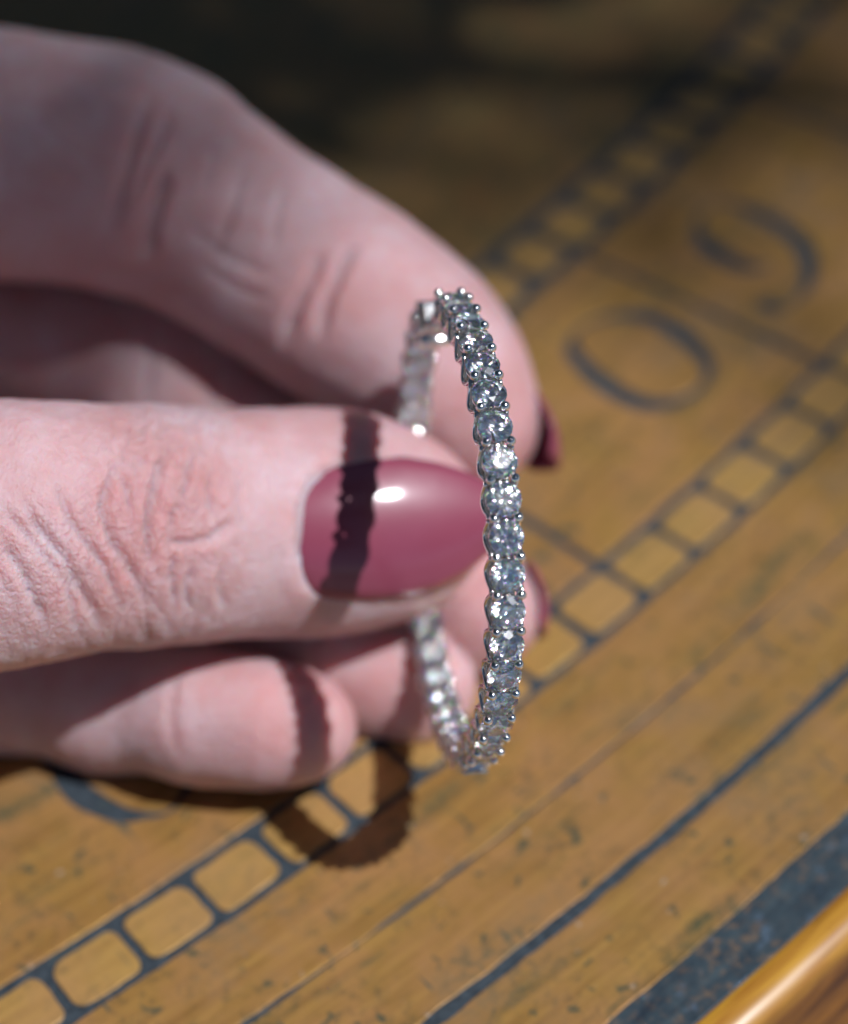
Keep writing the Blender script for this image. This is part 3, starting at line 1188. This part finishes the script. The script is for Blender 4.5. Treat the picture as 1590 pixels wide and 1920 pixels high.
# ------------------------------------------------------------------ stone top the dial is let into
gv = [(-1.2, -1.2, 0), (1.2, -1.2, 0), (1.2, 1.2, 0), (-1.2, 1.2, 0)]
ks = NT('grey_stone')
vs = ks.coords()
ks.p(Base_Color=ks.mix(ks.noise(vs, .06, 6, .65), (.16, .15, .14), (.30, .28, .26)), Roughness=.85)
ground = obj('ground', mesh_from('ground', gv, [(0, 1, 2, 3)], ks.m, False))
ground.location = (0, 0, -.0135)
tag(ground, kind='structure')

# ------------------------------------------------------------------ unseen leafy branches, added to shade the far side and index finger
kl = NT('added_leaf_green')
vl = kl.coords()
kl.p(Base_Color=kl.mix(kl.noise(vl, .05, 3), (.035, .075, .02), (.07, .11, .03)), Roughness=.5)
kb = NT('added_bark')
kb.p(Base_Color=(.09, .06, .04, 1), Roughness=.9)


def dial_point(px, py):
    d = np.array([(px - 795) / FPX, (py - 960) / FPX, 1.0])
    return to_world(d * (O @ NRM) / (d @ NRM))


def image_of(P):
    q = (RW.T @ (np.array(P) * 1000)) + O
    return 795 + FPX * q[0] / q[2], 960 + FPX * q[1] / q[2]


def cover(x, y, which):  # leaf density drawn to the wanted shade on plate and index finger
    c = .66 * sst(980, 150, y)
    if which == 1:
        if y > 320: return 0
        c = .95 * sst(40, -40, (x - 600) * .53 + (y - 290) * .85)
        if 480 < x < 900: c *= 1 - .95 * math.exp(-((x - 690) / 130) ** 2 - ((y - 15) / 45) ** 2)
        return c
    if x < 700 and 250 < y < 1050:
        c = max(c if y < 400 else 0, float(np.interp(x, [-540, -200, 230, 530, 700], [.88, .62, .38, .20, .07])) * sst(1080, 960, y))
    return c


S3 = np.array(SUN)
t1 = np.cross(S3, [0, 0, 1.0])
t1 /= np.linalg.norm(t1)
t2 = np.cross(S3, t1)
LEAF = [(0, 0), (.25, .32), (.55, .42), (.82, .26), (1, 0), (.82, -.26), (.55, -.42), (.25, -.32)]


def added_foliage(near, far, seed, which, label):
    br = empty('added_shade_branch', Vector(dial_point(700, 300)) + SUN * near)
    tag(br, label, 'branch')
    bo = np.array(br.location)
    lr = random.Random(seed)
    LV, LF = [], []
    N = 3600
    for i in range(N):
        P = np.array([lr.uniform(-.16, .10), lr.uniform(-.03, .24), 0])
        x, y = image_of(P)
        c = min(.97, cover(x, y, which))
        L = lr.uniform(.008, .013)
        dens = N / (.26 * .27) * .52 * .0107 ** 2 * .75 / .853
        if c < .01 or lr.random() > -math.log(1 - c + 1e-6) / dens: continue
        Q = P + S3 * lr.uniform(near, far) - bo
        a = lr.uniform(0, 6.28)
        u = math.cos(a) * t1 + math.sin(a) * t2
        w = np.cross(S3, u)
        tl = lr.uniform(-.5, .5)
        nrm = S3 * math.cos(tl) + w * math.sin(tl)
        w2 = np.cross(nrm, u)
        b = len(LV)
        for (p, q) in LEAF:
            LV.append(Q + L * ((p - .5) * u + q * w2 + (.12 * abs(q) - .2 * (p - .5) ** 2) * nrm))
        LF.append(tuple(range(b, b + 8)))
    print('leaves', len(LF))
    tag(obj('added_foliage', mesh_from('added_foliage', LV, LF, kl.m), br), kind='stuff')
    return br, bo


added_foliage(2.3, 3.0, 11, 0, 'unseen airy leafy branch, added high overhead to soften the sunlight')
branch, bo = added_foliage(1.0, 1.15, 5, 1, 'unseen dense leafy branch, added overhead to shade the far corner')
tw = [np.array(dial_point(x, y)) + S3 * 1.15 - bo for x, y in ((-500, 150), (300, 95), (820, 95), (1000, 135), (1250, 150), (1500, 175), (1900, 190))]  # added unseen stem, routed so its shadow draws the dark band
V, F = tube([p * 1000 for p in tw], [9, 9, 5.5, 4.5, 4.0, 4.0, 3.5], 8)
obj('added_twig', mesh_from('added_twig', scaled(V), F, kb.m), branch)

# added unseen canopy: cuts sky light, darkens stone reflections, open towards the sun
can = empty('added_canopy', (0, 0, 1.6))
tag(can, 'unseen green tree canopy, added to block sky light, open towards the sun', 'added shade tree')
lr = random.Random(21)
LV, LF = [], []
co = np.array((0, 0, 1.6))
fwd = RW @ np.array([0, 0, 1.0])
for i in range(2600):
    el, az = math.asin(lr.uniform(.18, 1)), lr.uniform(0, 6.283)
    d = np.array([math.cos(el) * math.cos(az), math.cos(el) * math.sin(az), math.sin(el)])
    clump = mnoise.noise((d[0] * 3.1, d[1] * 3.1, d[2] * 3.1 + 5))
    if clump < -.10: continue
    Q = d * lr.uniform(1.5, 2.3)
    ax_ = np.linalg.norm(Q - S3 * (Q @ S3))
    if Q @ S3 > 0 and ax_ < .42: continue
    u = np.cross(d, [lr.uniform(-1, 1), lr.uniform(-1, 1), lr.uniform(-1, 1)])
    u /= np.linalg.norm(u)
    nrm = d + .9 * np.array([lr.uniform(-1, 1), lr.uniform(-1, 1), lr.uniform(-1, 1)])
    nrm -= u * (nrm @ u)
    nrm /= np.linalg.norm(nrm)
    w2 = np.cross(nrm, u)
    L = lr.uniform(.13, .22)
    b = len(LV)
    for (p, q) in LEAF:
        LV.append(Q - co + L * ((p - .5) * u + q * w2 + (.12 * abs(q) - .2 * (p - .5) ** 2) * nrm))
    LF.append(tuple(range(b, b + 8)))
tag(obj('added_foliage', mesh_from('added_foliage', LV, LF, kl.m), can), kind='stuff')
V, F = tube([(-1500, -300, -1613), (-1480, -280, -600), (-1350, -200, 100), (-900, -60, 560)], [120, 95, 80, 40], 12)  # stem added to carry the unseen canopy
obj('added_trunk', mesh_from('added_trunk', scaled(V), F, kb.m), can)
